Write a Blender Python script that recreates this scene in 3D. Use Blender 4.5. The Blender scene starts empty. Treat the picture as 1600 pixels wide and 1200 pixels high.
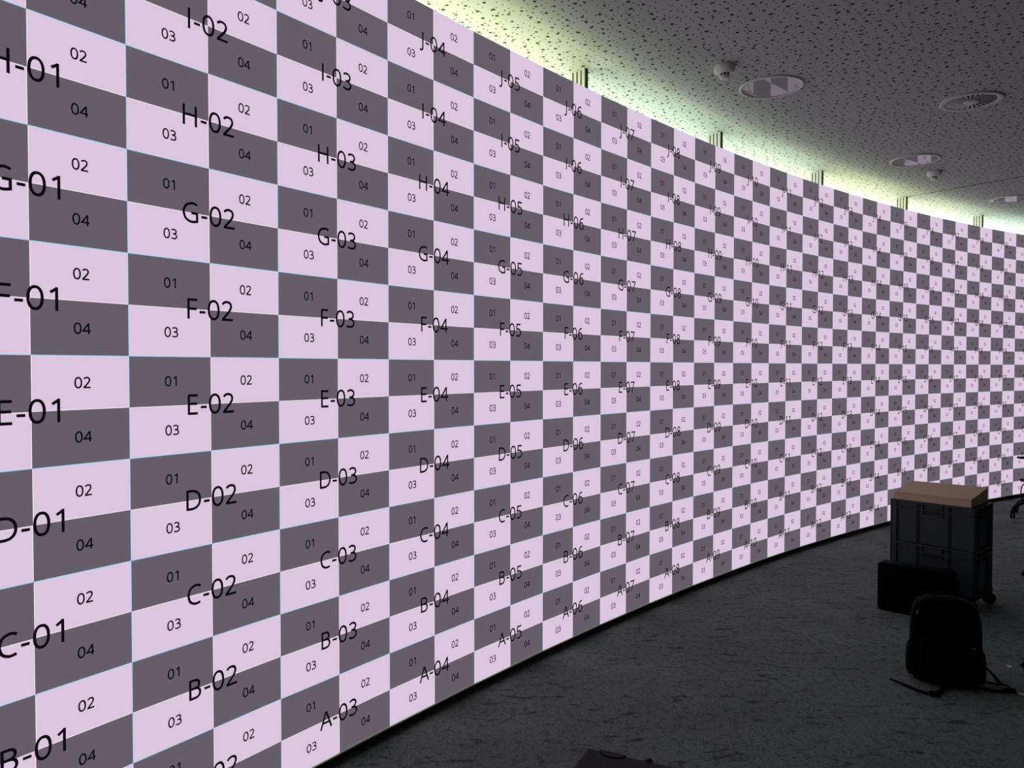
import bpy, bmesh, math, random
from mathutils import Vector, Matrix
PI = math.pi
C = bpy.context.scene.collection
random.seed(4)

# ------------------------------------------------------------------ camera, world, exposure
CAM_Z = 1.70
cam = bpy.data.cameras.new('camera'); cam_o = bpy.data.objects.new('camera', cam); C.objects.link(cam_o)
cam.sensor_width = 36.0; cam.sensor_fit = 'HORIZONTAL'; cam.lens = 1198.38 / 1600 * 36.0
cam.clip_start = 0.05; cam.clip_end = 100
cam_o.location = (0, 0, CAM_Z)
cam_o.rotation_euler = (PI / 2 - 0.0214, 0, 0)
bpy.context.scene.camera = cam_o
w = bpy.data.worlds.new('world'); bpy.context.scene.world = w; w.use_nodes = True
w.node_tree.nodes['Background'].inputs[0].default_value = (0.02, 0.02, 0.022, 1)
w.node_tree.nodes['Background'].inputs[1].default_value = 0.2
vs = bpy.context.scene.view_settings
vs.view_transform = 'Standard'; vs.look = 'None'; vs.exposure = 0.0; vs.gamma = 1.0; vs.use_curve_mapping = False

# ------------------------------------------------------------------ layout of the curved wall
PW, PH = 0.60, 0.3375            # one LED panel
NCOL, NROW = 28, 10
Z0 = 0.05                        # underside of the lowest row
CEIL = 3.62
TURN = -0.0238791
TH0 = 0.989028
P0 = (-1.58633, 2.01586)
bounds = [P0]; heads = []
th = TH0
for i in range(NCOL + 2):
    a, b = bounds[-1]
    heads.append(th)
    bounds.append((a + PW * math.cos(th), b + PW * math.sin(th)))
    th += TURN
def bhead(i):                    # wall direction at column boundary i
    return TH0 + TURN * (i - 0.5)
def behind(i, d):                # point d metres behind column boundary i
    h = bhead(i); x, y = bounds[i]
    return (x - math.sin(h) * d, y + math.cos(h) * d)

# ------------------------------------------------------------------ lamps behind the wall (uplights shining on the ceiling)
LAMP_Z = 3.10
UP = [  # bay start, bay end, colour, watts
    (0, 3, (1.0, 0.99, 0.66), 26), (3, 6, (1.0, 0.99, 0.66), 26), (6, 9, (0.88, 1.0, 0.83), 22),
    (9, 12, (0.90, 1.0, 0.81), 23), (12, 15, (1.0, 1.0, 0.68), 25), (15, 18, (0.96, 1.0, 0.78), 24), (18, 21, (0.88, 1.0, 0.88), 24),
    (21, 24, (0.88, 1.0, 0.82), 22), (24, 27, (1.0, 1.0, 0.70), 23)]

# ------------------------------------------------------------------ helpers
def tag(o, label=None, cat=None, group=None, kind=None):
    if label: o['label'] = label
    if cat: o['category'] = cat
    if group: o['group'] = group
    if kind: o['kind'] = kind
    return o
def empty(name, loc=(0, 0, 0), rz=0.0, label=None, cat=None, group=None):
    o = bpy.data.objects.new(name, None); C.objects.link(o)
    o.location = loc; o.rotation_euler = (0, 0, rz); o.empty_display_size = 0.1
    return tag(o, label, cat, group)
def obj(name, bm, mats, parent=None, smooth=False):
    me = bpy.data.meshes.new(name)
    bmesh.ops.recalc_face_normals(bm, faces=bm.faces)
    bm.to_mesh(me); bm.free()
    if not isinstance(mats, (list, tuple)): mats = [mats]
    for m in mats: me.materials.append(m)
    if smooth:
        for p in me.polygons: p.use_smooth = True
    o = bpy.data.objects.new(name, me); C.objects.link(o); o.parent = parent
    return o
def BM(): return bmesh.new()
def box(bm, x0, x1, y0, y1, z0, z1, mi=0, M=None):
    v = [bm.verts.new(p) for p in ((x0, y0, z0), (x1, y0, z0), (x1, y1, z0), (x0, y1, z0), (x0, y0, z1), (x1, y0, z1), (x1, y1, z1), (x0, y1, z1))]
    if M is not None:
        for q in v: q.co = M @ q.co
    fs = []
    for f in ((0, 3, 2, 1), (4, 5, 6, 7), (0, 1, 5, 4), (1, 2, 6, 5), (2, 3, 7, 6), (3, 0, 4, 7)):
        g = bm.faces.new([v[k] for k in f]); g.material_index = mi; fs.append(g)
    return v, fs
def bev(bm, r, seg=2, geom=None):
    e = geom if geom is not None else bm.edges[:]
    bmesh.ops.bevel(bm, geom=e, offset=r, segments=seg, affect='EDGES', profile=0.5, clamp_overlap=True)
def rbox(bm, x0, x1, y0, y1, z0, z1, r, seg=2, M=None, mi=0):
    b = bmesh.new(); box(b, x0, x1, y0, y1, z0, z1, mi); bev(b, r, seg)
    if M is not None: b.transform(M)
    merge(bm, b); return bm
def merge(bm, b):
    mp = {}
    for v in b.verts: mp[v] = bm.verts.new(v.co)
    for f in b.faces:
        g = bm.faces.new([mp[v] for v in f.verts]); g.material_index = f.material_index; g.smooth = f.smooth
    b.free()
def tube(bm, pts, r, n=10, flat=None, mi=0, caps=True):
    pts = [Vector(p) for p in pts]
    rr = r if isinstance(r, (list, tuple)) else [r] * len(pts)
    rings = []; up = None
    for i, p in enumerate(pts):
        t = (pts[min(i + 1, len(pts) - 1)] - pts[max(i - 1, 0)]).normalized()
        if up is None:
            up = Vector((0, 0, 1)) if abs(t.z) < 0.9 else Vector((1, 0, 0))
        s = t.cross(up).normalized(); up = s.cross(t).normalized()
        ring = []
        for k in range(n):
            a = 2 * PI * k / n
            ru = rr[i] if flat is None else flat
            ring.append(bm.verts.new(p + s * (math.cos(a) * rr[i]) + up * (math.sin(a) * ru)))
        rings.append(ring)
    for a, b in zip(rings, rings[1:]):
        for k in range(n):
            f = bm.faces.new((a[k], a[(k + 1) % n], b[(k + 1) % n], b[k])); f.material_index = mi; f.smooth = True
    if caps:
        for q in (rings[0][::-1], rings[-1]):
            f = bm.faces.new(q); f.material_index = mi
def lathe(bm, prof, n=48, c=(0, 0, 0), mi=0):
    rings = []
    for r, z in prof:
        if r < 1e-6: rings.append([bm.verts.new((c[0], c[1], c[2] + z))])
        else: rings.append([bm.verts.new((c[0] + r * math.cos(2 * PI * k / n), c[1] + r * math.sin(2 * PI * k / n), c[2] + z)) for k in range(n)])
    for a, b in zip(rings, rings[1:]):
        for k in range(n):
            k2 = (k + 1) % n
            if len(a) == 1 and len(b) == 1: continue
            if len(a) == 1: f = bm.faces.new((a[0], b[k2], b[k]))
            elif len(b) == 1: f = bm.faces.new((a[k], a[k2], b[0]))
            else: f = bm.faces.new((a[k], a[k2], b[k2], b[k]))
            f.material_index = mi; f.smooth = True
def smooth_pts(P, n=8, closed=False):
    P = [Vector(p) for p in P]; out = []
    N = len(P)
    rng = range(N) if closed else range(N - 1)
    for i in rng:
        if closed: p0, p1, p2, p3 = P[i - 1], P[i], P[(i + 1) % N], P[(i + 2) % N]
        else: p0, p1, p2, p3 = P[max(i - 1, 0)], P[i], P[i + 1], P[min(i + 2, N - 1)]
        for k in range(n):
            t = k / n
            out.append(0.5 * ((2 * p1) + (p2 - p0) * t + (2 * p0 - 5 * p1 + 4 * p2 - p3) * t * t + (3 * p1 - p0 - 3 * p2 + p3) * t ** 3))
    if not closed: out.append(P[-1])
    return out
def dup(root, loc=None, rz=None):
    r = root.copy(); C.objects.link(r)
    if loc is not None: r.location = loc
    if rz is not None: r.rotation_euler = (0, 0, rz)
    for ch in list(root.children):
        c = ch.copy(); C.objects.link(c); c.parent = r
        for g in ch.children:
            d = g.copy(); C.objects.link(d); d.parent = c
    return r

# ------------------------------------------------------------------ materials
def s2l(c):
    return tuple((v / 255 / 12.92 if v / 255 <= 0.04045 else ((v / 255 + 0.055) / 1.055) ** 2.4) for v in c)
def mat(name, col, rough=0.6, metal=0.0, spec=0.5, noise=0.0, nscale=40, bump=0.0, coords='Object'):
    m = bpy.data.materials.new(name); m.use_nodes = True
    nt = m.node_tree; b = nt.nodes['Principled BSDF']
    b.inputs['Base Color'].default_value = (*col, 1); b.inputs['Roughness'].default_value = rough
    b.inputs['Metallic'].default_value = metal; b.inputs['Specular IOR Level'].default_value = spec
    if noise or bump:
        tc = nt.nodes.new('ShaderNodeTexCoord'); n = nt.nodes.new('ShaderNodeTexNoise')
        n.inputs['Scale'].default_value = nscale; n.inputs['Detail'].default_value = 4
        nt.links.new(tc.outputs[coords], n.inputs['Vector'])
        if noise:
            r = nt.nodes.new('ShaderNodeMapRange')
            r.inputs['To Min'].default_value = 1 - noise; r.inputs['To Max'].default_value = 1 + noise
            nt.links.new(n.outputs['Fac'], r.inputs['Value'])
            v = nt.nodes.new('ShaderNodeVectorMath'); v.operation = 'SCALE'
            v.inputs[0].default_value = col
            nt.links.new(r.outputs[0], v.inputs['Scale']); nt.links.new(v.outputs[0], b.inputs['Base Color'])
        if bump:
            bp = nt.nodes.new('ShaderNodeBump'); bp.inputs['Strength'].default_value = bump; bp.inputs['Distance'].default_value = 0.002
            nt.links.new(n.outputs['Fac'], bp.inputs['Height']); nt.links.new(bp.outputs[0], b.inputs['Normal'])
    return m
def emit(name, rgb, spec_rough=0.5):
    m = bpy.data.materials.new(name); m.use_nodes = True
    b = m.node_tree.nodes['Principled BSDF']
    b.inputs['Base Color'].default_value = (0.008, 0.008, 0.009, 1); b.inputs['Roughness'].default_value = spec_rough
    b.inputs['Specular IOR Level'].default_value = 0.1
    b.inputs['Emission Color'].default_value = (*s2l(rgb), 1); b.inputs['Emission Strength'].default_value = 1.0
    return m
M_LIGHT = emit('led_light', (220, 197, 222))
M_DARK = emit('led_dark', (101, 93, 103))
M_CYAN = emit('led_line_cyan', (186, 214, 240))
M_CYAND = emit('led_line_blue', (132, 160, 196))
M_WHITE = emit('led_line_white', (248, 232, 244))
M_INK = emit('led_ink', (14, 8, 16))
M_CAB = mat('cabinet_black', (0.012, 0.012, 0.013), 0.5, noise=0.2)
M_GOLD = mat('edge_gold', (0.90, 0.72, 0.30), 0.4, 0.0, noise=0.1)
M_ALU = mat('aluminium', (0.62, 0.62, 0.58), 0.45, 0.4, noise=0.06, nscale=60)
M_SLOT = mat('slot_black', (0.01, 0.01, 0.01), 0.7, noise=0.1)
M_PLINTH = mat('plinth_black', (0.008, 0.008, 0.008), 0.7, noise=0.2)

# ------------------------------------------------------------------ setting: floor, ceiling, walls
def carpet():
    m = bpy.data.materials.new('carpet'); m.use_nodes = True
    nt = m.node_tree; N = nt.nodes; L = nt.links; b = N['Principled BSDF']
    b.inputs['Roughness'].default_value = 0.95; b.inputs['Specular IOR Level'].default_value = 0.15
    tc = N.new('ShaderNodeTexCoord')
    def noise(scale, detail, rot=0, sc=(1, 1, 1), dist=0.0):
        mp = N.new('ShaderNodeMapping'); mp.inputs['Rotation'].default_value = (0, 0, rot); mp.inputs['Scale'].default_value = sc
        L.new(tc.outputs['Object'], mp.inputs[0])
        n = N.new('ShaderNodeTexNoise'); n.inputs['Scale'].default_value = scale; n.inputs['Detail'].default_value = detail
        n.inputs['Distortion'].default_value = dist; n.inputs['Roughness'].default_value = 0.65
        L.new(mp.outputs[0], n.inputs['Vector']); return n.outputs['Fac']
    def rng(x, a, c, lo, hi):
        r = N.new('ShaderNodeMapRange'); r.inputs['From Min'].default_value = a; r.inputs['From Max'].default_value = c
        r.inputs['To Min'].default_value = lo; r.inputs['To Max'].default_value = hi; L.new(x, r.inputs['Value']); return r.outputs[0]
    def mul(a, c):
        q = N.new('ShaderNodeMath'); q.operation = 'MULTIPLY'; L.new(a, q.inputs[0]); L.new(c, q.inputs[1]); return q.outputs[0]
    big = rng(noise(1.3, 3), 0.3, 0.7, 0.82, 1.16)
    s1 = rng(noise(5.5, 13, 0.95, (1, 3.6, 1), 0.9), 0.36, 0.43, 0.42, 1.0)        # scratches one way
    s2 = rng(noise(30, 8, -0.5, (1, 0.6, 1), 0.3), 0.34, 0.50, 0.66, 1.04)      # and the other
    fine = rng(noise(90, 3), 0.32, 0.62, 0.72, 1.18)
    f = mul(mul(big, s1), mul(s2, fine))
    v = N.new('ShaderNodeVectorMath'); v.operation = 'SCALE'; v.inputs[0].default_value = FLOOR_COL
    L.new(f, v.inputs['Scale']); L.new(v.outputs[0], b.inputs['Base Color'])
    bp = N.new('ShaderNodeBump'); bp.inputs['Strength'].default_value = 0.5; bp.inputs['Distance'].default_value = 0.004
    L.new(f, bp.inputs['Height']); L.new(bp.outputs[0], b.inputs['Normal'])
    return m
FLOOR_COL = (0.172, 0.212, 0.190)
def perforated():
    m = bpy.data.materials.new('perforated_plasterboard'); m.use_nodes = True
    nt = m.node_tree; N = nt.nodes; L = nt.links; b = N['Principled BSDF']
    b.inputs['Roughness'].default_value = 0.9; b.inputs['Specular IOR Level'].default_value = 0.1
    tc = N.new('ShaderNodeTexCoord')
    def holes(scale, off, rmin, rmax, keep):
        mp = N.new('ShaderNodeMapping'); mp.inputs['Location'].default_value = off; mp.inputs['Rotation'].default_value = (0, 0, 0.35 + off[0])
        L.new(tc.outputs['Object'], mp.inputs[0])
        vo = N.new('ShaderNodeTexVoronoi'); vo.voronoi_dimensions = '2D'; vo.inputs['Scale'].default_value = scale
        vo.inputs['Randomness'].default_value = 0.62; L.new(mp.outputs[0], vo.inputs['Vector'])
        sp = N.new('ShaderNodeSeparateColor'); L.new(vo.outputs['Color'], sp.inputs[0])
        r = N.new('ShaderNodeMapRange'); r.inputs['To Min'].default_value = rmin * scale; r.inputs['To Max'].default_value = rmax * scale
        L.new(sp.outputs[0], r.inputs['Value'])
        lt = N.new('ShaderNodeMath'); lt.operation = 'LESS_THAN'; L.new(vo.outputs['Distance'], lt.inputs[0]); L.new(r.outputs[0], lt.inputs[1])
        k = N.new('ShaderNodeMath'); k.operation = 'LESS_THAN'; L.new(sp.outputs[1], k.inputs[0]); k.inputs[1].default_value = keep
        q = N.new('ShaderNodeMath'); q.operation = 'MULTIPLY'; L.new(lt.outputs[0], q.inputs[0]); L.new(k.outputs[0], q.inputs[1])
        return q.outputs[0]
    h1 = holes(11.5, (0.0, 0.0, 0), 0.0090, 0.0118, 0.85)
    h2 = holes(21.0, (0.37, 0.11, 0), 0.0042, 0.0068, 0.95)
    mx = N.new('ShaderNodeMath'); mx.operation = 'MAXIMUM'; L.new(h1, mx.inputs[0]); L.new(h2, mx.inputs[1])
    mix = N.new('ShaderNodeMix'); mix.data_type = 'RGBA'
    mix.inputs['A'].default_value = (*CEIL_COL, 1); mix.inputs['B'].default_value = (0.045, 0.048, 0.042, 1)
    L.new(mx.outputs[0], mix.inputs['Factor']); L.new(mix.outputs['Result'], b.inputs['Base Color'])
    bp = N.new('ShaderNodeBump'); bp.inputs['Strength'].default_value = 0.3; bp.inputs['Distance'].default_value = 0.004; bp.invert = True
    L.new(mx.outputs[0], bp.inputs['Height']); L.new(bp.outputs[0], b.inputs['Normal'])
    return m
CEIL_COL = (0.48, 0.535, 0.485)
M_WALL = mat('wall_paint', (0.30, 0.30, 0.30), 0.9, noise=0.05, nscale=6)
M_WALLB = mat('wall_paint_light', (0.70, 0.70, 0.66), 0.9, noise=0.04, nscale=6)
M_JOINT = mat('joint_dark', (0.10, 0.10, 0.09), 0.9, noise=0.1)

b_off = [behind(i, 1.35) for i in range(0, NCOL + 3)]
h0 = bhead(0)
start = (b_off[0][0] - math.cos(h0) * 6.6, b_off[0][1] - math.sin(h0) * 6.6)
XR, YB = 16.5, start[1]
endp = (XR, b_off[-1][1] + (XR - b_off[-1][0]) * math.tan(bhead(NCOL + 2)))
outline = [start] + b_off + [endp, (XR, YB)]
def slab(name, z0, z1, m):
    bm = BM(); lo = [bm.verts.new((x, y, z0)) for x, y in outline]; hi = [bm.verts.new((x, y, z1)) for x, y in outline]
    bm.faces.new(lo[::-1]); bm.faces.new(hi)
    n = len(lo)
    for k in range(n): bm.faces.new((lo[k], lo[(k + 1) % n], hi[(k + 1) % n], hi[k]))
    return tag(obj(name, bm, m), kind='structure')
slab('floor', -0.1, 0.0, carpet())
slab('ceiling', CEIL, CEIL + 0.15, perforated())
def wallrun(name, pts, t, m):
    bm = BM(); A = []
    for i, (x, y) in enumerate(pts):
        a = pts[max(i - 1, 0)]; c = pts[min(i + 1, len(pts) - 1)]
        d = Vector((c[0] - a[0], c[1] - a[1])).normalized(); nx, ny = -d.y * t, d.x * t
        A.append([bm.verts.new(p) for p in ((x, y, 0), (x, y, CEIL), (x + nx, y + ny, CEIL), (x + nx, y + ny, 0))])
    for a, c in zip(A, A[1:]):
        for k in range(4): bm.faces.new((a[k], a[(k + 1) % 4], c[(k + 1) % 4], c[k]))
    bm.faces.new(A[0]); bm.faces.new(A[-1][::-1])
    return tag(obj(name, bm, m), kind='structure')
wallrun('wall_behind', [start] + b_off + [endp], 0.12, M_WALLB)
wallrun('wall_right', [endp, (XR, YB)], 0.12, M_WALL)
wallrun('wall_back', [(XR, YB), start], 0.12, M_WALL)
# radial expansion joint in the ceiling at column boundary 15
bm = BM(); h = bhead(15); d = Vector((math.sin(h), -math.cos(h))); s = Vector((math.cos(h), math.sin(h)))
o0 = Vector(bounds[15]) - d * 0.10
pts = [o0 - s * 0.006, o0 + s * 0.006, o0 + d * 3.5 + s * 0.006, o0 + d * 3.5 - s * 0.006]
lo = [bm.verts.new((p.x, p.y, CEIL - 0.003)) for p in pts]; hi = [bm.verts.new((p.x, p.y, CEIL + 0.001)) for p in pts]
bm.faces.new(lo); bm.faces.new(hi)
for k in range(4): bm.faces.new((lo[k], lo[(k + 1) % 4], hi[(k + 1) % 4], hi[k]))
tag(obj('trim_1', bm, M_JOINT), kind='structure')

# ------------------------------------------------------------------ glyphs of the test picture (drawn as strokes)
def arc(cx, cy, rx, ry, a0, a1, n=14, p=2.25):
    out = []
    for k in range(n + 1):
        a = math.radians(a0 + (a1 - a0) * k / n); c, s_ = math.cos(a), math.sin(a)
        out.append((cx + rx * math.copysign(abs(c) ** (2 / p), c), cy + ry * math.copysign(abs(s_) ** (2 / p), s_)))
    return out
SW = 0.126
G = {
 '0': (0.80, [('c', arc(0.40, 0.5, 0.275, 0.452, 0, 360, 36))]),
 '1': (0.80, [('o', [(0.45, 0), (0.45, 1.0)]), ('o', [(0.475, 0.955), (0.19, 0.775)])]),
 '2': (0.80, [('o', [tuple(v) for v in smooth_pts([(0.10, 0.83, 0), (0.22, 0.925, 0), (0.37, 0.955, 0), (0.54, 0.90, 0), (0.60, 0.73, 0), (0.53, 0.54, 0), (0.36, 0.33, 0), (0.14, 0.10, 0)], 5)] + [(0.13, 0.055), (0.70, 0.055)])]),
 '3': (0.80, [('o', [tuple(v) for v in smooth_pts([(0.11, 0.87, 0), (0.22, 0.935, 0), (0.36, 0.955, 0), (0.53, 0.90, 0), (0.60, 0.75, 0), (0.53, 0.60, 0), (0.38, 0.53, 0), (0.24, 0.525, 0)], 5)]),
              ('o', [tuple(v) for v in smooth_pts([(0.24, 0.525, 0), (0.42, 0.515, 0), (0.60, 0.43, 0), (0.65, 0.27, 0), (0.57, 0.11, 0), (0.38, 0.05, 0), (0.22, 0.06, 0), (0.08, 0.11, 0)], 5)])]),
 '4': (0.80, [('o', [(0.59, 0), (0.59, 0.98)]), ('o', [(0.57, 0.94), (0.09, 0.285), (0.77, 0.285)])]),
 '5': (0.80, [('o', [(0.65, 0.945), (0.20, 0.945), (0.175, 0.555)]),
              ('o', [tuple(v) for v in smooth_pts([(0.14, 0.53, 0), (0.24, 0.575, 0), (0.36, 0.59, 0), (0.56, 0.52, 0), (0.65, 0.33, 0), (0.57, 0.13, 0), (0.37, 0.05, 0), (0.22, 0.06, 0), (0.11, 0.10, 0)], 5)])]),
 '6': (0.80, [('c', arc(0.415, 0.32, 0.255, 0.268, 0, 360, 30)),
              ('o', [tuple(v) for v in smooth_pts([(0.65, 0.94, 0), (0.53, 0.955, 0), (0.33, 0.88, 0), (0.20, 0.68, 0), (0.155, 0.42, 0), (0.17, 0.28, 0)], 5)])]),
 '7': (0.80, [('o', [(0.07, 0.94), (0.67, 0.94), (0.25, 0)])]),
 '8': (0.80, [('c', arc(0.40, 0.745, 0.215, 0.208, 0, 360, 26, 2.0)), ('c', arc(0.40, 0.285, 0.262, 0.24, 0, 360, 28, 2.0))]),
 '9': (0.80, [('c', arc(0.385, 0.68, 0.255, 0.268, 0, 360, 30)),
              ('o', [tuple(v) for v in smooth_pts([(0.15, 0.06, 0), (0.27, 0.045, 0), (0.47, 0.12, 0), (0.60, 0.32, 0), (0.645, 0.58, 0), (0.63, 0.72, 0)], 5)])]),
 '-': (0.45, [('o', [(0.06, 0.355), (0.39, 0.355)])]),
 'A': (0.89, [('o', [(0.055, 0), (0.43, 0.99)]), ('o', [(0.46, 0.99), (0.835, 0)]), ('o', [(0.19, 0.35), (0.70, 0.35)])]),
 'B': (0.91, [('o', [(0.20, 0), (0.20, 1)]),
              ('o', [(0.20, 0.945)] + arc(0.42, 0.74, 0.265, 0.205, 90, -90, 14) + [(0.20, 0.535)]),
              ('o', [(0.20, 0.535)] + arc(0.45, 0.295, 0.285, 0.24, 90, -90, 14) + [(0.20, 0.055)])]),
 'C': (0.885, [('o', [tuple(v) for v in smooth_pts([(0.80, 0.88, 0), (0.66, 0.94, 0), (0.50, 0.945, 0), (0.27, 0.84, 0), (0.16, 0.62, 0), (0.15, 0.42, 0), (0.24, 0.18, 0), (0.45, 0.055, 0), (0.62, 0.05, 0), (0.78, 0.09, 0)], 5)])]),
 'D': (1.02, [('o', [(0.20, 0), (0.20, 1)]), ('o', [(0.20, 0.945), (0.40, 0.945)] + arc(0.40, 0.5, 0.475, 0.445, 90, -90, 20) + [(0.20, 0.055)])]),
 'E': (0.78, [('o', [(0.20, 0), (0.20, 1)]), ('o', [(0.20, 0.945), (0.68, 0.945)]), ('o', [(0.20, 0.53), (0.65, 0.53)]), ('o', [(0.20, 0.055), (0.68, 0.055)])]),
 'F': (0.73, [('o', [(0.20, 0), (0.20, 1)]), ('o', [(0.20, 0.945), (0.67, 0.945)]), ('o', [(0.20, 0.50), (0.64, 0.50)])]),
 'G': (1.02, [('o', [tuple(v) for v in smooth_pts([(0.87, 0.88, 0), (0.72, 0.94, 0), (0.55, 0.945, 0), (0.29, 0.84, 0), (0.16, 0.62, 0), (0.15, 0.42, 0), (0.25, 0.18, 0), (0.48, 0.055, 0), (0.66, 0.05, 0), (0.85, 0.09, 0)], 5)] + [(0.85, 0.47), (0.54, 0.47)])]),
 'H': (1.04, [('o', [(0.20, 0), (0.20, 1)]), ('o', [(0.84, 0), (0.84, 1)]), ('o', [(0.20, 0.53), (0.84, 0.53)])]),
 'I': (0.40, [('o', [(0.20, 0), (0.20, 1)])]),
 'J': (0.40, [('o', [(0.20, 1), (0.20, 0.05)] + [tuple(v) for v in smooth_pts([(0.19, -0.06, 0), (0.14, -0.17, 0), (0.03, -0.215, 0), (-0.09, -0.205, 0)], 5)])]),
}
def ribbon(bm, P, closed, wd, X, Z, S, y, mi):   # one pen stroke as a flat band
    P = [Vector((p[0], p[1])) for p in P]
    if closed: P = P[:-1] if (P[0] - P[-1]).length < 1e-6 else P
    Q = [P[0]]
    for p in P[1:]:
        if (p - Q[-1]).length > 1e-4: Q.append(p)
    P = Q; n = len(P); L = []
    for i in range(n):
        a = P[i - 1] if (i > 0 or closed) else P[0]; c = P[(i + 1) % n] if (i < n - 1 or closed) else P[-1]
        d1 = (P[i] - a); d2 = (c - P[i])
        d1 = d1.normalized() if d1.length > 1e-9 else d2.normalized()
        d2 = d2.normalized() if d2.length > 1e-9 else d1
        n1 = Vector((-d1.y, d1.x)); n2 = Vector((-d2.y, d2.x)); m = (n1 + n2)
        m = m / max(m.length_squared, 0.5) * 2 if m.length > 1e-6 else n1
        m = m * (wd / 2)
        L.append([bm.verts.new((X + (P[i].x + s_ * m.x) * S, y, Z + (P[i].y + s_ * m.y) * S)) for s_ in (1, -1)])
    R = range(n) if closed else range(n - 1)
    for i in R:
        a, c = L[i], L[(i + 1) % n]
        f = bm.faces.new((a[0], a[1], c[1], c[0])); f.material_index = mi
def write(bm, txt, cx, cz, cap, y, mi=0, sw=SW):
    W = sum(G[c][0] for c in txt) * cap
    x = cx - W / 2; z = cz - cap / 2
    for c in txt:
        for kind, P in G[c][1]: ribbon(bm, P, kind == 'c', sw, x, z, cap, y, mi)
        x += G[c][0] * cap
# ------------------------------------------------------------------ LED panels
MW, MH = PW / 2, PH / 2
def module_mesh(num, ix, iz, light):
    """one LED module, front face at y=0 looking to -y; ix 0 left / 1 right, iz 1 upper / 0 lower"""
    bm = BM(); x0 = -PW / 2 + ix * MW; z0 = iz * MH; x1 = x0 + MW; z1 = z0 + MH
    wo = 0.0030 if light else 0.0012; wi = 0.0022 if light else 0.0
    l = wo if ix == 0 else wi; r = wo if ix == 1 else wi; t = wo if iz == 1 else wi; bt = wo if iz == 0 else wi
    xs = [x0, x0 + l, x1 - r, x1]; zs = [z0, z0 + bt, z1 - t, z1]
    V = [[bm.verts.new((x, 0, z)) for x in xs] for z in zs]
    for j in range(3):
        for i in range(3):
            if xs[i + 1] - xs[i] < 1e-6 or zs[j + 1] - zs[j] < 1e-6: continue
            outer = (i == 0 and ix == 0) or (i == 2 and ix == 1) or (j == 0 and iz == 0) or (j == 2 and iz == 1)
            mi = 0 if (i == 1 and j == 1) else (1 if outer else 2)
            f = bm.faces.new((V[j][i], V[j][i + 1], V[j + 1][i + 1], V[j + 1][i])); f.material_index = mi
    # body behind the lit face
    box(bm, x0 + 0.0004, x1 - 0.0004, 0.0006, 0.014, z0 + 0.0004, z1 - 0.0004, 4)
    write(bm, num, (x0 + x1) / 2, (z0 + z1) / 2, 0.0345, -0.0006, 3, 0.150)
    bmesh.ops.remove_doubles(bm, verts=bm.verts, dist=1e-7)
    for f in bm.faces:
        f.normal_update()
        if f.material_index < 4 and f.normal.y > 0: f.normal_flip()
    me = bpy.data.meshes.new('module'); bm.to_mesh(me); bm.free()
    for m in (M_LIGHT if light else M_DARK, M_CYAN if light else M_CYAND, M_WHITE, M_INK, M_CAB): me.materials.append(m)
    return me
mods = [module_mesh('01', 0, 1, False), module_mesh('02', 1, 1, True), module_mesh('03', 0, 0, True), module_mesh('04', 1, 0, False)]
bm = BM(); box(bm, -PW / 2 + 0.001, PW / 2 - 0.001, 0.0145, 0.075, 0.001, PH - 0.001)
box(bm, -PW / 2 + 0.05, PW / 2 - 0.05, 0.075, 0.095, 0.08, PH - 0.08)
cab_me = bpy.data.meshes.new('cabinet'); bm.to_mesh(cab_me); bm.free(); cab_me.materials.append(M_CAB)
bm = BM(); box(bm, -PW / 2 + 0.0003, PW / 2 - 0.0003, -0.0065, 0.05, -0.0055, -0.0005)
trim_me = bpy.data.meshes.new('edge_trim'); bm.to_mesh(trim_me); bm.free(); trim_me.materials.append(M_GOLD)
GRP = 'LED panels of the curved wall'
first = None
for c in range(1, NCOL + 1):
    cx = (bounds[c - 1][0] + bounds[c][0]) / 2; cy = (bounds[c - 1][1] + bounds[c][1]) / 2
    for r in range(NROW):
        code = '%s-%02d' % ('ABCDEFGHIJ'[r], c)
        root = empty('led_panel', (cx, cy, Z0 + r * PH), heads[c - 1],
                     'lit LED panel of pink and grey squares with black code %s at its centre' % code, 'led panel', GRP)
        for me in mods:
            o = bpy.data.objects.new('module', me); C.objects.link(o); o.parent = root
        o = bpy.data.objects.new('cabinet', cab_me); C.objects.link(o); o.parent = root
        if r == 0:
            o = bpy.data.objects.new('edge_trim', trim_me); C.objects.link(o); o.parent = root
            o['label'] = 'gold-coloured edge strip'
        bm = BM()
        write(bm, code, 0, PH / 2 + 0.001, 0.072, -0.0012)
        for f in bm.faces:
            f.normal_update()
            if f.normal.y > 0: f.normal_flip()
        me = bpy.data.meshes.new('panel_code'); bm.to_mesh(me); bm.free(); me.materials.append(M_INK)
        o = bpy.data.objects.new('panel_code', me); C.objects.link(o); o.parent = root

# ------------------------------------------------------------------ plinth under the wall, posts and uplights behind it
bm = BM(); A = []
for i in range(NCOL + 1):
    f_ = behind(i, 0.07); b_ = behind(i, 0.20)
    A.append([bm.verts.new((f_[0], f_[1], 0)), bm.verts.new((f_[0], f_[1], Z0 - 0.006)), bm.verts.new((b_[0], b_[1], Z0 - 0.006)), bm.verts.new((b_[0], b_[1], 0))])
for a, c in zip(A, A[1:]):
    for k in range(4): bm.faces.new((a[k], a[(k + 1) % 4], c[(k + 1) % 4], c[k]))
bm.faces.new(A[0]); bm.faces.new(A[-1][::-1])
tag(obj('screen_plinth', bm, M_PLINTH), 'low black curved plinth set back under the lit panel wall', 'plinth')

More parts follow.
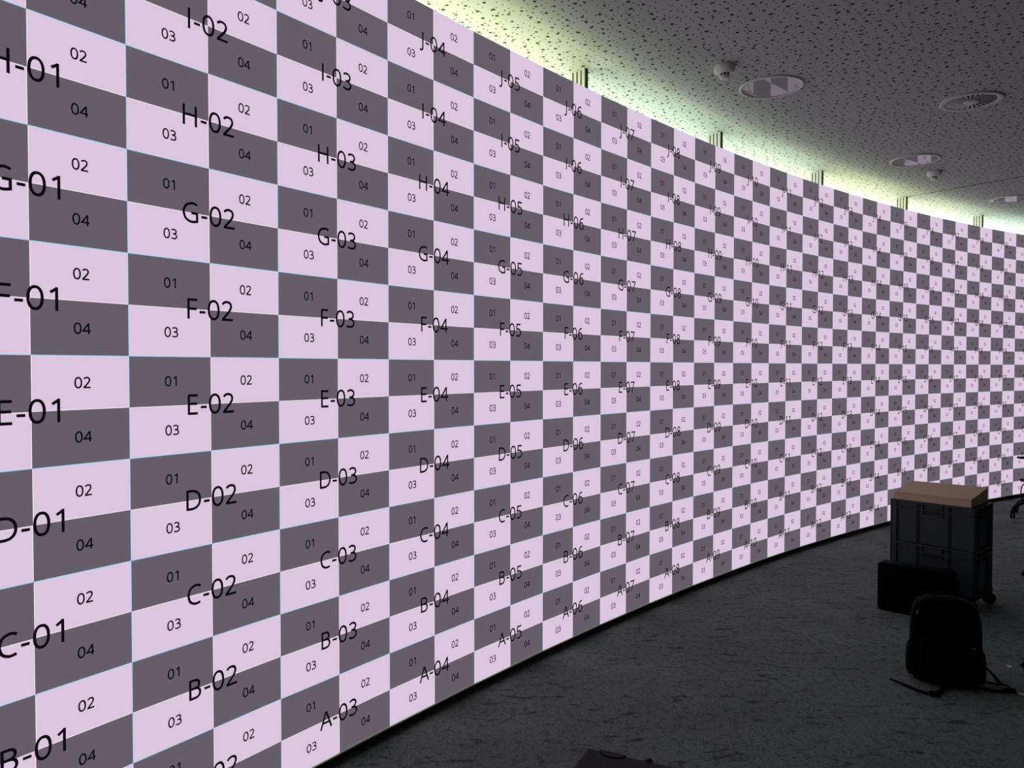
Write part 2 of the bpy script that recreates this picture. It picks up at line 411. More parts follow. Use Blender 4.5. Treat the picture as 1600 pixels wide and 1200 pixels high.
def post_parts(root):
    bm = BM(); box(bm, -0.011, 0.011, 0.0, 0.115, 0, CEIL); obj('profile', bm, M_ALU, root)
    for k in range(3):
        bm = BM(); y = 0.028 + 0.032 * k
        box(bm, -0.0125, -0.0108, y, y + 0.008, 0.02, CEIL - 0.006); obj('slot', bm, M_SLOT, root)
    bm = BM(); box(bm, -0.0145, 0.0145, -0.005, 0.001, 0.02, CEIL - 0.002); obj('front_cover', bm, M_SLOT, root)
post0 = None
which = {3: 'nearest the camera, hidden low', 6: 'first from the left', 9: 'second from the left', 12: 'third from the left', 15: 'fourth at the ceiling joint', 18: 'fifth from the left', 21: 'sixth from the left'}
for i in (6, 9, 12, 15, 18):
    x, y = behind(i, 0.118); h = bhead(i)
    if post0 is None:
        post0 = empty('support_post', (x, y, 0), h); post_parts(post0); p = post0
    else: p = dup(post0, (x, y, 0), h)
    tag(p, 'slotted metal post behind the panel wall above J-%02d, %s' % (i, which[i]), 'post', 'posts behind the panel wall')

M_HOUS = mat('lamp_housing', (0.5, 0.5, 0.5), 0.5, noise=0.05)
for i0, i1, col, watts in UP:
    a = behind(i0, 0.78); c = behind(i1, 0.78); mx_, my_ = (a[0] + c[0]) / 2, (a[1] + c[1]) / 2
    h = math.atan2(c[1] - a[1], c[0] - a[0])
    L_ = 1.70
    root = empty('uplight', (mx_, my_, 0), h, 'long ceiling uplight behind the panel wall between J-%02d and J-%02d' % (i0 + 1, i1), 'lamp', 'uplights behind the panel wall')
    bm = BM(); box(bm, -L_ / 2, L_ / 2, -0.51, 0.51, LAMP_Z - 0.07, LAMP_Z - 0.012)
    obj('housing', bm, M_HOUS, root)
    for sx in (-1, 1):
        bm = BM(); tube(bm, [(sx * 0.6, 0, 0.0), (sx * 0.6, 0, LAMP_Z - 0.07)], 0.015); obj('stand', bm, M_HOUS, root)
    ld = bpy.data.lights.new('uplight_glow', 'AREA'); ld.shape = 'RECTANGLE'; ld.size = L_; ld.size_y = 1.0; ld.energy = watts; ld.color = col
    lo_ = bpy.data.objects.new('uplight_glow', ld); C.objects.link(lo_); lo_.parent = root
    lo_.location = (0, 0, LAMP_Z); lo_.rotation_euler = (PI, 0, 0)

# ------------------------------------------------------------------ ceiling fittings
M_TRIM = mat('white_trim', (0.56, 0.61, 0.57), 0.5, noise=0.03)
M_GLASS = mat('lamp_glass', (0.34, 0.355, 0.34), 0.03, spec=0.45, noise=0.02)
M_BLK = mat('black_void', (0.004, 0.004, 0.004), 0.8, noise=0.1)
def downlight():
    root = empty('downlight')
    R = 0.212
    bm = BM(); lathe(bm, [(R, 0.0), (R, -0.006), (R - 0.004, -0.009), (R - 0.020, -0.009), (R - 0.022, -0.004), (R - 0.022, 0.0)], 64); obj('trim_ring', bm, M_TRIM, root)
    bm = BM(); lathe(bm, [(R - 0.022, -0.0005), (R - 0.022, -0.0055), (0, -0.0055)], 64); g = obj('glass_cover', bm, M_GLASS, root)
    for f_ in g.data.polygons: f_.use_smooth = False
    return root
d0 = downlight(); G_ = 'round glass downlights in the ceiling'
for k, (x, y, lab) in enumerate([(1.773, 5.284, 'round glass ceiling downlight mirroring the checker wall, beside the nearer smoke detector'),
                                 (3.729, 7.137, 'round glass ceiling downlight just before the farther smoke detector, middle of three'),
                                 (5.68, 8.77, 'round glass ceiling downlight cut by the right edge, farthest of three')]):
    p = d0 if k == 0 else dup(d0)
    p.location = (x, y, CEIL); tag(p, lab, 'ceiling light', G_)
M_GRL = mat('grille_grey', (0.48, 0.53, 0.49), 0.5, noise=0.04)
root = empty('air_diffuser', (3.307, 5.565, CEIL), 0.3, 'round ceiling air diffuser with radial swirl slots', 'air vent')
bm = BM(); lathe(bm, [(0.205, 0), (0.205, -0.006), (0.198, -0.011), (0.165, -0.009), (0.160, -0.004), (0.160, 0.0)], 64); obj('outer_ring', bm, M_GRL, root)
bm = BM(); lathe(bm, [(0.161, -0.0002), (0.161, -0.0008), (0, -0.0008)], 64); obj('dark_opening', bm, M_BLK, root)
bm = BM(); lathe(bm, [(0.048, -0.001), (0.048, -0.011), (0.044, -0.013), (0, -0.013)], 40); obj('hub', bm, M_GRL, root)
for k in range(28):
    bm = BM(); a = 2 * PI * k / 28
    M = Matrix.Rotation(a, 4, 'Z')
    v = []
    for (r_, w_, z_) in ((0.044, 0.0036, -0.003), (0.162, 0.0105, -0.003)):
        for (sy, dz) in ((-1, -0.0035), (1, 0.0)):
            for th_ in (0, 0.0015):
                v.append(bm.verts.new(M @ Vector((r_, sy * w_ + 0.004 * (r_ > 0.1), z_ + dz - th_))))
    # order: 0..3 inner (s-,t0)(s-,t1)(s+,t0)(s+,t1) ; 4..7 outer
    for f in ((0, 2, 6, 4), (1, 5, 7, 3), (0, 4, 5, 1), (2, 3, 7, 6), (0, 1, 3, 2), (4, 6, 7, 5)): bm.faces.new([v[q] for q in f])
    obj('blade', bm, M_GRL, root)
M_DET = mat('detector_white', (0.78, 0.80, 0.74), 0.45, noise=0.03)
def detector():
    root = empty('smoke_detector')
    bm = BM(); lathe(bm, [(0, 0), (0.062, 0), (0.064, -0.004), (0.066, -0.016), (0.065, -0.030), (0.060, -0.040), (0.050, -0.0475), (0.034, -0.050), (0, -0.050)], 40); obj('base', bm, M_DET, root)
    bm = BM(); lathe(bm, [(0.024, -0.048), (0.024, -0.068)], 24)
    obj('sensing_chamber', bm, M_BLK, root)
    bm = BM()
    for k in range(8):
        a = 2 * PI * k / 8 + 0.2; M = Matrix.Rotation(a, 4, 'Z')
        box(bm, 0.025, 0.031, -0.0035, 0.0035, -0.068, -0.046, 0, M)
    obj('cage', bm, M_DET, root)
    bm = BM(); lathe(bm, [(0, -0.066), (0.032, -0.066), (0.032, -0.074), (0.026, -0.082), (0, -0.083)], 32); obj('cap', bm, M_DET, root)
    return root
s0 = detector()
for k, (x, y, lab) in enumerate([(1.353, 4.925, 'white domed smoke detector hanging from the ceiling beside the nearest downlight'),
                                 (4.14, 7.56, 'small smoke detector on the ceiling behind the middle downlight')]):
    p = s0 if k == 0 else dup(s0)
    p.location = (x, y, CEIL); tag(p, lab, 'smoke detector', 'ceiling smoke detectors')

# ------------------------------------------------------------------ crates on a dolly, carton on top
M_CRATE = mat('crate_plastic', (0.020, 0.038, 0.043), 0.5, noise=0.12, nscale=15, bump=0.1)
M_CRATED = mat('crate_recess', (0.007, 0.009, 0.011), 0.6, noise=0.1)
M_RUB = mat('rubber', (0.004, 0.005, 0.005), 0.6, spec=0.2, noise=0.2)
M_STEEL = mat('steel_grey', (0.10, 0.105, 0.11), 0.4, 0.6, noise=0.1)
M_CARD = mat('cardboard', (0.72, 0.57, 0.38), 0.85, spec=0.1, noise=0.07, nscale=30, bump=0.15)
M_CARDE = mat('cardboard_edge', (0.12, 0.075, 0.04), 0.9, noise=0.1)
LX, LY, HC = 0.565, 0.375, 0.305
# local frame of the stack: x along the front (left to right seen from the camera), front at y = 0, back at y = LY
PHI = math.radians(-48.0)
FR = Vector((3.186, 5.25)); ux = Vector((math.cos(PHI), math.sin(PHI)))
ORG = FR - ux * LX
def crate(label, z):
    root = empty('storage_crate', (ORG.x, ORG.y, z), PHI, label, 'crate', 'stacked storage crates')
    t = 0.006; e = 0.012
    bm = BM()
    box(bm, e, LX - e, e, LY - e, 0, 0.006)
    box(bm, e, LX - e, e, e + t, 0.0, HC - 0.002); box(bm, e, LX - e, LY - e - t, LY - e, 0.0, HC - 0.002)
    box(bm, e, e + t, e, LY - e, 0.0, HC - 0.002); box(bm, LX - e - t, LX - e, e, LY - e, 0.0, HC - 0.002)
    obj('body', bm, M_CRATE, root)
    bm = BM()   # top rim, two flanges all round
    for z0, z1 in ((HC - 0.012, HC), (HC - 0.058, HC - 0.050)):
        for a in ((0.0, LX, 0.0, e + 0.002), (0.0, LX, LY - e - 0.002, LY), (0.0, e + 0.002, 0, LY), (LX - e - 0.002, LX, 0, LY)):
            box(bm, a[0], a[1], a[2], a[3], z0, z1)
    obj('rim', bm, M_CRATE, root)
    for cx_ in (0, 1):
        for cy_ in (0, 1):
            bm = BM(); x0 = 0.0 if cx_ == 0 else LX - 0.045; y0 = 0.0 if cy_ == 0 else LY - 0.045
            if cx_ == 0: rbox(bm, 0, 0.014, (0 if cy_ == 0 else LY - 0.045), (0.045 if cy_ == 0 else LY), 0.0, HC - 0.012, 0.002)
            else: rbox(bm, LX - 0.014, LX, (0 if cy_ == 0 else LY - 0.045), (0.045 if cy_ == 0 else LY), 0.0, HC - 0.012, 0.002)
            if cy_ == 0: rbox(bm, x0, x0 + 0.045, 0, 0.014, 0.0, HC - 0.012, 0.002)
            else: rbox(bm, x0, x0 + 0.045, LY - 0.014, LY, 0.0, HC - 0.012, 0.002)
            yo = -0.0012 if cy_ == 0 else LY - 0.014; xo = -0.0012 if cx_ == 0 else LX - 0.014
            for zz in (0.10, 0.19):
                box(bm, x0 + 0.002, x0 + 0.043, yo, yo + 0.0152, zz, zz + 0.005); box(bm, xo, xo + 0.0152, y0 + 0.002, y0 + 0.043, zz, zz + 0.005)
            obj('corner_post', bm, M_CRATE, root)
    # ribs of the long and short walls
    for xs in (0.175, 0.385):
        for yy in ((0.002, e + 0.001), (LY - e - 0.001, LY - 0.002)):
            bm = BM(); box(bm, xs, xs + 0.007, yy[0], yy[1], 0.0, HC - 0.012)
            box(bm, xs + 0.012, xs + 0.017, yy[0], yy[1], 0.0, HC - 0.012); obj('rib', bm, M_CRATE, root)
    for ys in (0.085, LY - 0.092):
        for xx in ((0.002, e + 0.001), (LX - e - 0.001, LX - 0.002)):
            bm = BM(); box(bm, xx[0], xx[1], ys, ys + 0.007, 0.0, HC - 0.012); obj('rib', bm, M_CRATE, root)
    # grips: a frame with a dark recess in each wall
    for yy in (0.001, LY - 0.013):
        bm = BM(); x0, x1 = 0.215, 0.355
        box(bm, x0, x0 + 0.008, yy, yy + 0.012, HC - 0.085, HC - 0.012); box(bm, x1 - 0.008, x1, yy, yy + 0.012, HC - 0.085, HC - 0.012)
        box(bm, x0, x1, yy, yy + 0.012, HC - 0.093, HC - 0.085); g = obj('grip', bm, M_CRATE, root)
        bm = BM(); box(bm, x0 + 0.008, x1 - 0.008, yy + 0.007, yy + 0.0119, HC - 0.084, HC - 0.059); obj('grip_recess', bm, M_CRATED, g)
    for xx in (0.001, LX - 0.013):
        bm = BM(); y0, y1 = 0.125, 0.25
        box(bm, xx, xx + 0.012, y0, y0 + 0.008, HC - 0.085, HC - 0.012); box(bm, xx, xx + 0.012, y1 - 0.008, y1, HC - 0.085, HC - 0.012)
        box(bm, xx, xx + 0.012, y0, y1, HC - 0.093, HC - 0.085); g = obj('grip', bm, M_CRATE, root)
        bm = BM(); box(bm, xx + 0.007 if xx < 0.1 else xx, xx + 0.0119 if xx < 0.1 else xx + 0.005, y0 + 0.008, y1 - 0.008, HC - 0.084, HC - 0.059); obj('grip_recess', bm, M_CRATED, g)
    return root
ZD = 0.118
crate('dark grey ribbed plastic crate resting on the wheeled dolly, lower of two', ZD)
crate('dark grey ribbed plastic crate carrying the brown cardboard box, upper of two', ZD + HC + 0.001)
root = empty('crate_dolly', (ORG.x, ORG.y, 0), PHI, 'black wheeled dolly under the stacked crates', 'dolly')
bm = BM()
rbox(bm, -0.004, LX + 0.004, -0.004, 0.05, 0.085, ZD - 0.001, 0.004); rbox(bm, -0.004, LX + 0.004, LY - 0.05, LY + 0.004, 0.085, ZD - 0.001, 0.004)
rbox(bm, -0.004, 0.05, -0.004, LY + 0.004, 0.085, ZD - 0.0012, 0.004); rbox(bm, LX - 0.05, LX + 0.004, -0.004, LY + 0.004, 0.085, ZD - 0.0012, 0.004)
obj('deck', bm, M_RUB, root)
for (wx, wy) in ((0.05, 0.05), (LX - 0.045, 0.05), (0.05, LY - 0.045), (LX - 0.01, LY - 0.03)):
    bm = BM(); b2 = bmesh.new()
    lathe(b2, [(0, -0.014), (0.036, -0.014), (0.0425, -0.009), (0.0425, 0.009), (0.036, 0.014), (0, 0.014)], 28)
    M = Matrix.Translation((wx, wy, 0.0425)) @ Matrix.Rotation(0.5, 4, 'Z') @ Matrix.Rotation(PI / 2, 4, 'X')
    b2.transform(M); merge(bm, b2); wl = obj('wheel', bm, M_RUB, root)
    bm = BM(); R_ = Matrix.Translation((wx, wy, 0)) @ Matrix.Rotation(0.5, 4, 'Z')
    for s_ in (-1, 1): box(bm, -0.014, 0.014, s_ * 0.0175 - 0.0015, s_ * 0.0175 + 0.0015, 0.035, 0.085, 0, R_)
    box(bm, -0.02, 0.02, -0.019, 0.019, 0.0865 - 0.004, 0.0875 - 0.002, 0, R_)
    obj('fork', bm, M_STEEL, wl)
ZT = ZD + 2 * HC + 0.0015
# carton: low at the front, taller at the back
root = empty('cardboard_box', (ORG.x, ORG.y, ZT), PHI, 'flat brown cardboard box with a sloping lid lying on the upper crate', 'box')
def wedge(bm, x0, x1, y0, y1, hf, hb, z0=0.0):
    v = [bm.verts.new(p) for p in ((x0, y0, z0), (x1, y0, z0), (x1, y1, z0), (x0, y1, z0), (x0, y0, hf), (x1, y0, hf + 0.004), (x1, y1, hb + 0.008), (x0, y1, hb))]
    for f in ((0, 3, 2, 1), (4, 5, 6, 7), (0, 1, 5, 4), (1, 2, 6, 5), (2, 3, 7, 6), (3, 0, 4, 7)): bm.faces.new([v[k] for k in f])
bm = BM(); wedge(bm, 0.022, LX - 0.028, 0.006, LY - 0.03, 0.050, 0.096); bev(bm, 0.003, 2); obj('carton', bm, M_CARD, root)
bm = BM()   # lid: a thin folded sheet over the top
v = [bm.verts.new(p) for p in ((0.020, 0.004, 0.0505), (LX - 0.026, 0.004, 0.0545), (LX - 0.026, LY - 0.028, 0.1045), (0.020, LY - 0.028, 0.0965))]
f = bm.faces.new(v); r = bmesh.ops.extrude_face_region(bm, geom=[f])
for q in r['geom']:
    if isinstance(q, bmesh.types.BMVert): q.co.z += 0.004
obj('lid', bm, M_CARD, root)

# ------------------------------------------------------------------ black case standing before the crates
M_CASE = mat('case_black', (0.0015, 0.0022, 0.0022), 0.6, spec=0.08, noise=0.15, nscale=60, bump=0.15)
M_CASE2 = mat('case_dark_grey', (0.02, 0.024, 0.024), 0.5, spec=0.2, noise=0.1)
a1 = math.atan2(-0.68, 0.734)
root = empty('standing_case', (2.57, 5.364, 0), a1, 'flat black rounded case standing upright in front of the lower crate', 'case')
W1 = 0.475
def lean(bm, ang): bm.transform(Matrix.Rotation(ang, 4, 'X'))
bm = BM(); b2 = bmesh.new(); box(b2, 0, W1, 0, 0.10, 0.004, 0.338)
ed = [e for e in b2.edges if abs((e.verts[0].co - e.verts[1].co).normalized().y) > 0.9]; bev(b2, 0.026, 5, ed); bev(b2, 0.004, 2, [e for e in b2.edges if e.calc_face_angle(0) > 1.2])
merge(bm, b2); obj('shell', bm, M_CASE, root)
bm = BM(); box(bm, 0.012, W1 - 0.012, 0.047, 0.053, 0.3375, 0.3395); box(bm, W1 - 0.001, W1 + 0.0015, 0.047, 0.053, 0.03, 0.31); obj('seam_strip', bm, M_CASE2, root)
bm = BM(); tube(bm, smooth_pts([(W1 - 0.002, 0.05, 0.30), (W1 + 0.018, 0.05, 0.285), (W1 + 0.020, 0.05, 0.20), (W1 - 0.002, 0.05, 0.185)], 6), 0.008, 8); obj('handle', bm, M_CASE2, root)
for s_ in (0.06, W1 - 0.06):
    bm = BM(); rbox(bm, s_ - 0.02, s_ + 0.02, 0.01, 0.09, 0.0, 0.006, 0.002); obj('foot', bm, M_RUB, root)

# ------------------------------------------------------------------ backpack
M_BAG = mat('bag_nylon', (0.0010, 0.0011, 0.0011), 0.8, spec=0.06, noise=0.2, nscale=80, bump=0.25)
M_BAG2 = mat('bag_panel', (0.0014, 0.0015, 0.0016), 0.8, spec=0.06, noise=0.2, nscale=80, bump=0.2)
M_TAG = mat('tag_grey', (0.22, 0.22, 0.22), 0.5, noise=0.1)
M_STRAP = mat('webbing', (0.0025, 0.0026, 0.0027), 0.8, spec=0.08, noise=0.2, nscale=120)
BX, BY = 2.350, 4.130; BR = -0.46
root = empty('backpack', (BX, BY, 0), BR, 'black backpack standing on the carpet with straps spread on both sides', 'backpack')
def rring(bm, w_, d_, z, cx=0.0, cy=0.0, n=40, p=3.6):
    R = []
    for k in range(n):
        a = 2 * PI * k / n; c_, s_ = math.cos(a), math.sin(a)
        R.append(bm.verts.new((cx + w_ * math.copysign(abs(c_) ** (2 / p), c_), cy + d_ * math.copysign(abs(s_) ** (2 / p), s_), z)))
    return R
def loft(bm, rings):
    for a, b in zip(rings, rings[1:]):
        n = len(a)
        for k in range(n):
            f = bm.faces.new((a[k], a[(k + 1) % n], b[(k + 1) % n], b[k])); f.smooth = True
    bm.faces.new(rings[0][::-1]); bm.faces.new(rings[-1])
bm = BM()
prof = [(0.150, 0.085, 0.003), (0.178, 0.105, 0.018), (0.190, 0.115, 0.06), (0.194, 0.118, 0.13), (0.196, 0.118, 0.22), (0.195, 0.115, 0.30), (0.190, 0.108, 0.37),
        (0.178, 0.098, 0.42), (0.156, 0.084, 0.455), (0.120, 0.064, 0.476), (0.070, 0.04, 0.486), (0.02, 0.012, 0.488)]
loft(bm, [rring(bm, w_, d_, z, cy=0.02 * (z / 0.49)) for w_, d_, z in prof]); obj('body', bm, M_BAG, root)
bm = BM()
prof = [(0.120, 0.03, 0.03), (0.142, 0.052, 0.05), (0.148, 0.060, 0.12), (0.146, 0.060, 0.20), (0.138, 0.050, 0.26), (0.118, 0.03, 0.285)]
loft(bm, [rring(bm, w_, d_, z, cy=-0.095, p=3.0) for w_, d_, z in prof]); fp = obj('front_pocket', bm, M_BAG2, root)
bm = BM(); tube(bm, smooth_pts([(-0.12, -0.148, 0.245), (-0.06, -0.153, 0.256), (0.06, -0.153, 0.256), (0.12, -0.148, 0.245)], 6), 0.003, 6); obj('zip', bm, M_STRAP, fp)
for s_ in (-1, 1):
    bm = BM(); prof = [(0.02, 0.06, 0.03), (0.030, 0.078, 0.05), (0.032, 0.080, 0.12), (0.028, 0.075, 0.18), (0.016, 0.06, 0.20)]
    loft(bm, [rring(bm, w_, d_, z, cx=s_ * 0.185, p=3.0, n=24) for w_, d_, z in prof]); obj('side_pocket', bm, M_BAG2, root)
bm = BM(); tube(bm, smooth_pts([(-0.17, -0.045, 0.25), (-0.165, -0.05, 0.36), (-0.12, -0.05, 0.435), (0, -0.045, 0.468), (0.12, -0.05, 0.435), (0.165, -0.05, 0.36), (0.17, -0.045, 0.25)], 6), 0.004, 6); obj('zip', bm, M_STRAP, root)
bm = BM(); tube(bm, smooth_pts([(-0.055, 0.03, 0.478), (-0.045, 0.035, 0.505), (0.0, 0.035, 0.515), (0.045, 0.035, 0.505), (0.055, 0.03, 0.478)], 6), 0.009, 8, flat=0.004); obj('grab_handle', bm, M_STRAP, root)
bm = BM(); rbox(bm, 0.105, 0.152, -0.125, -0.121, 0.247, 0.252, 0.001, 1); obj('reflective_tag', bm, M_TAG, root)['label'] = 'light grey reflective tag'
bm = BM(); tube(bm, [(-0.150, -0.062, 0.415), (-0.158, -0.066, 0.392)], 0.0035, 6); obj('zip_pull', bm, M_TAG, root)
def strap_bm(P, w_, t_):
    bm = BM(); P = smooth_pts(P, 8); rings = []
    for i, p in enumerate(P):
        t = (P[min(i + 1, len(P) - 1)] - P[max(i - 1, 0)]).normalized()
        s_ = t.cross(Vector((0, 0, 1))); s_ = s_.normalized() if s_.length > 1e-3 else Vector((0, 1, 0)); u_ = s_.cross(t)
        ww = w_ * (1.0 if i < len(P) * 0.75 else 1.0 - 0.5 * (i / len(P) - 0.75) / 0.25)
        rings.append([bm.verts.new(p + s_ * (a * ww / 2) + u_ * (c * t_ / 2)) for a, c in ((-1, -1), (1, -1), (1, 1), (-1, 1))])
    for a, c in zip(rings, rings[1:]):
        for k in range(4): bm.faces.new((a[k], a[(k + 1) % 4], c[(k + 1) % 4], c[k]))
    bm.faces.new(rings[0]); bm.faces.new(rings[-1][::-1]); return bm
BI = (Matrix.Translation((BX, BY, 0)) @ Matrix.Rotation(BR, 4, 'Z') @ Matrix.Diagonal((0.88, 0.95, 0.93, 1))).inverted()
def wl_(P): return [BI @ Vector(p) for p in P]
root.scale = (0.88, 0.95, 0.93)
bm = strap_bm(wl_([(2.062, 4.146, 0.004), (2.093, 4.078, 0.005), (2.135, 3.985, 0.006), (2.19, 3.945, 0.008), (2.25, 3.98, 0.012), (2.30, 4.03, 0.03)][::-1]), 0.030, 0.004)
obj('strap', bm, M_STRAP, root)
bm = BM(); c_ = wl_([(2.185, 3.935, 0.010)])[0]; rbox(bm, c_.x - 0.028, c_.x + 0.028, c_.y - 0.02, c_.y + 0.02, c_.z - 0.008, c_.z + 0.012, 0.005); obj('buckle', bm, M_STRAP, root)
bm = strap_bm(wl_([(2.49, 4.08, 0.06), (2.54, 4.10, 0.085), (2.575, 4.085, 0.06), (2.60, 4.055, 0.02), (2.625, 4.03, 0.008), (2.60, 3.985, 0.006), (2.54, 3.985, 0.006), (2.46, 4.02, 0.012)]), 0.034, 0.005)
obj('strap', bm, M_STRAP, root)
bm = strap_bm(wl_([(2.47, 4.04, 0.04), (2.53, 4.03, 0.03), (2.58, 4.01, 0.024), (2.615, 3.99, 0.015)]), 0.028, 0.005); st = obj('strap', bm, M_STRAP, root)
bm = BM(); c_ = wl_([(2.575, 3.985, 0.026)])[0]; rbox(bm, c_.x - 0.02, c_.x + 0.02, c_.y - 0.003, c_.y + 0.003, c_.z - 0.002, c_.z + 0.003, 0.001, 1); obj('strap_adjuster', bm, M_TAG, st)
bm = BM(); c_ = wl_([(2.61, 3.985, 0.012)])[0]; rbox(bm, c_.x - 0.03, c_.x + 0.03, c_.y - 0.02, c_.y + 0.02, 0.001, 0.02, 0.005); obj('buckle', bm, M_STRAP, root)

M_PAPER = mat('paper', (0.85, 0.85, 0.82), 0.8, noise=0.05)
def scrap(x, y, rz, l_, w_, lab):
    bm = BM(); P = [(-l_ / 2, -w_ / 2, 0.001), (l_ / 2, -w_ / 2 * 0.8, 0.001), (l_ / 2 * 0.9, w_ / 2, 0.004), (-l_ / 2 * 0.9, w_ / 2, 0.003)]
    lo = [bm.verts.new(p) for p in P]; hi = [bm.verts.new((p[0], p[1], p[2] + 0.001)) for p in P]
    bm.faces.new(lo[::-1]); bm.faces.new(hi)
    for k in range(4): bm.faces.new((lo[k], lo[(k + 1) % 4], hi[(k + 1) % 4], hi[k]))
    o = obj('paper_scrap', bm, M_PAPER); o.location = (x, y, 0); o.rotation_euler = (0, 0, rz); tag(o, lab, 'scrap', 'scraps on the carpet')
scrap(2.825, 4.322, -0.3, 0.024, 0.028, 'tiny white scrap lying on the carpet right of the backpack')
scrap(2.650, 3.955, -0.9, 0.036, 0.012, 'thin grey strip on the carpet at the end of the backpack strap')

# ------------------------------------------------------------------ office chair, mostly beyond the right edge
M_CHB = mat('chair_black', (0.003, 0.003, 0.003), 0.5, spec=0.2, noise=0.15)
M_CHF = mat('chair_fabric', (0.012, 0.013, 0.014), 0.9, noise=0.2, nscale=90, bump=0.2)
CX, CY = 6.01, 8.62
root = empty('office_chair', (CX, CY, 0), -PI / 2, 'black swivel office chair cut by the right edge, one wheeled foot showing', 'chair')
a0 = math.atan2(8.64 - CY, 5.64 - CX) + PI / 2
bm = BM(); lathe(bm, [(0, 0.13), (0.035, 0.13), (0.04, 0.15), (0.04, 0.24), (0.03, 0.26), (0, 0.26)], 24); obj('hub', bm, M_CHB, root)
bm = BM(); lathe(bm, [(0, 0.255), (0.022, 0.255), (0.022, 0.33), (0.014, 0.335), (0.014, 0.37), (0, 0.37)], 20); obj('gas_lift', bm, M_CHB, root)
for k in range(5):
    a = a0 + 2 * PI * k / 5; M = Matrix.Rotation(a, 4, 'Z')
    bm = BM(); tube(bm, [M @ Vector(p) for p in smooth_pts([(0.02, 0, 0.225), (0.14, 0, 0.205), (0.26, 0, 0.165), (0.330, 0, 0.125), (0.350, 0, 0.075)], 5)], [0.026] * 10 + [0.021] * 11, 10, flat=0.017); lg = obj('leg', bm, M_CHB, root)
    bm = BM(); b2 = bmesh.new()
    for s_ in (-0.014, 0.014):
        lathe(b2, [(0, s_ - 0.009), (0.024, s_ - 0.009), (0.029, s_ - 0.005), (0.029, s_ + 0.005), (0.024, s_ + 0.009), (0, s_ + 0.009)], 22)
    b2.transform(M @ Matrix.Translation((0.358, 0.015, 0.0292)) @ Matrix.Rotation(0.9, 4, 'Z') @ Matrix.Rotation(PI / 2, 4, 'X'))
    merge(bm, b2); box(bm, 0.335, 0.37, -0.012, 0.02, 0.045, 0.078, 0, M); obj('castor', bm, M_CHB, lg)
bm = BM(); prof = [(0.19, 0.18, 0.400), (0.212, 0.205, 0.403), (0.218, 0.212, 0.411), (0.212, 0.205, 0.420), (0.19, 0.18, 0.424)]
loft(bm, [rring(bm, w_, d_, z) for w_, d_, z in prof]); obj('seat', bm, M_CHF, root)
bm = BM(); box(bm, -0.1, 0.1, -0.1, 0.1, 0.36, 0.401); obj('seat_mechanism', bm, M_CHB, root)
for s_ in (-1, 1):
    bm = BM(); tube(bm, smooth_pts([(s_ * 0.17, 0.0, 0.395), (s_ * 0.26, 0.0, 0.405), (s_ * 0.285, 0.0, 0.50), (s_ * 0.28, 0.0, 0.64)], 6), 0.014, 8, flat=0.01)
    rbox(bm, s_ * 0.28 - 0.035, s_ * 0.28 + 0.035, -0.12, 0.12, 0.64, 0.665, 0.008); obj('armrest', bm, M_CHB, root)
bm = BM(); tube(bm, smooth_pts([(0, 0.12, 0.392), (0, 0.25, 0.40), (0, 0.29, 0.55), (0, 0.27, 0.72)], 6), 0.022, 8, flat=0.01); obj('back_support', bm, M_CHB, root)
bm = BM(); b2 = bmesh.new(); box(b2, -0.22, 0.22, 0.235, 0.265, 0.56, 1.02)
bev(b2, 0.07, 5, [e for e in b2.edges if abs((e.verts[0].co - e.verts[1].co).normalized().y) > 0.9]); merge(bm, b2); obj('backrest', bm, M_CHF, root)
bm = BM(); tube(bm, smooth_pts([(0.0, -0.205, 0.408), (0.0, -0.262, 0.36), (0.0, -0.268, 0.26), (0.0, -0.23, 0.17)], 6), 0.006, 6); obj('lever_cable', bm, M_CHB, root)

# ------------------------------------------------------------------ light tubular stands whose feet enter the frame on the right
M_TUBE = mat('tube_grey', (0.12, 0.125, 0.125), 0.35, 0.3, noise=0.05)
def tripod(x, y, a, lab):
    root = empty('tripod_stand', (x, y, 0), a, lab, 'tripod stand', 'tripod stands at the right edge')
    bm = BM(); tube(bm, [(0, 0, 0.20), (0, 0, 1.15)], 0.014, 12); obj('pole', bm, M_CHB, root)
    bm = BM(); tube(bm, [(0, 0, 0.50), (0, 0, 0.58)], 0.026, 12); obj('collar', bm, M_CHB, root)
    for k in range(3):
        M = Matrix.Rotation(2 * PI * k / 3, 4, 'Z')
        bm = BM(); tube(bm, [M @ Vector((0.02, 0, 0.54)), M @ Vector((0.40, 0, 0.036))], 0.012, 10, flat=0.008); lg = obj('leg', bm, M_TUBE, root)
        bm = BM(); tube(bm, [M @ Vector((0.388, 0, 0.052)), M @ Vector((0.418, 0, 0.012))], 0.017, 10); obj('rubber_foot', bm, M_RUB, lg)
        bm = BM(); tube(bm, [M @ Vector((0.01, 0, 0.26)), M @ Vector((0.21, 0, 0.285))], 0.006, 8); obj('brace', bm, M_CHB, root)
    bm = BM(); rbox(bm, -0.06, 0.06, -0.04, 0.04, 1.15, 1.19, 0.006); obj('head_plate', bm, M_CHB, root)
tripod(2.875 + 0.41, 4.285 - 0.08, PI - 0.19, 'grey-legged tripod whose black rubber foot enters beside the backpack')
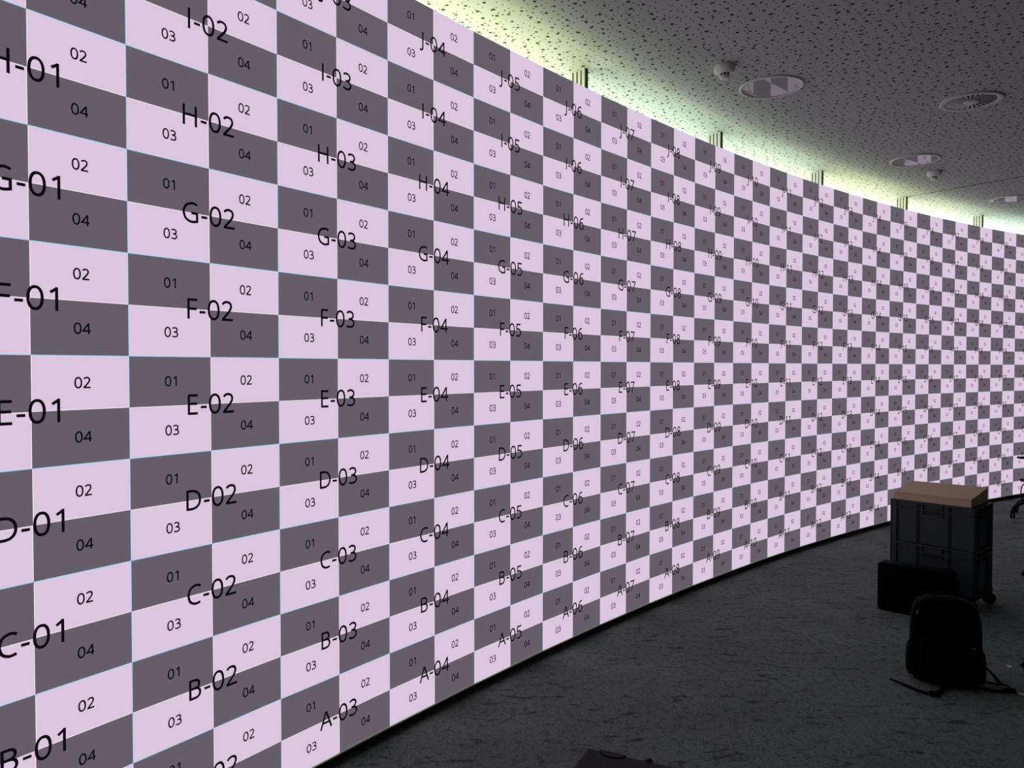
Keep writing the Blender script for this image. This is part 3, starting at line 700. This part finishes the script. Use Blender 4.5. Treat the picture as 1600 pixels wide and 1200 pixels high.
tripod(4.16 + 0.41, 6.20, PI, 'grey-legged tripod farther back, only a foot tip at the right edge')

# ------------------------------------------------------------------ black case at the bottom edge
a2 = math.atan2(2.369 - 2.502, 0.530 - 0.249)
root = empty('equipment_case', (0.249, 2.502, 0), a2, 'black hard equipment case with rounded latch, cut by the bottom edge', 'case')
CW, CD, CHT = 0.56, 0.40, 0.45
bm = BM(); b2 = bmesh.new(); box(b2, 0, CW, -CD, 0, 0.012, CHT - 0.062); bev(b2, 0.016, 3, [e for e in b2.edges if abs((e.verts[0].co - e.verts[1].co).normalized().z) > 0.9]); merge(bm, b2); obj('shell', bm, M_CASE, root)
M_LID = mat('case_lid', (0.018, 0.023, 0.024), 0.55, spec=0.12, noise=0.12, nscale=60, bump=0.1)
bm = BM(); rbox(bm, -0.002, CW + 0.002, -CD - 0.002, 0.002, CHT - 0.06, CHT, 0.013, 4); ld_ = obj('lid', bm, M_LID, root)
bm = BM(); n = 18; lo = []; hi = []
for k in range(n + 1):
    a = PI + PI * k / n; p = (0.088 + 0.044 * math.cos(a), -0.004 + 0.030 * math.sin(a))
    lo.append(bm.verts.new((p[0], p[1], CHT - 0.02))); hi.append(bm.verts.new((p[0], p[1], CHT + 0.0035)))
bm.faces.new(lo[::-1]); bm.faces.new(hi)
for k in range(n + 1): bm.faces.new((lo[k], lo[(k + 1) % (n + 1)], hi[(k + 1) % (n + 1)], hi[k]))
obj('latch', bm, M_RUB, root)
bm = BM(); b2 = bmesh.new(); lathe(b2, [(0, 0.0), (0.013, 0.0), (0.013, 0.006), (0.010, 0.009), (0, 0.009)], 18); b2.transform(Matrix.Translation((0.205, 0.002, CHT - 0.006)) @ Matrix.Rotation(-PI / 2, 4, 'X')); merge(bm, b2); obj('rivet', bm, M_STEEL, root)
for xx in (0.04, CW - 0.04):
    for yy in (-0.04, -CD + 0.04):
        bm = BM(); lathe(bm, [(0, 0), (0.015, 0), (0.018, 0.012), (0, 0.012)], 14, (xx, yy, 0)); obj('foot', bm, M_RUB, root)
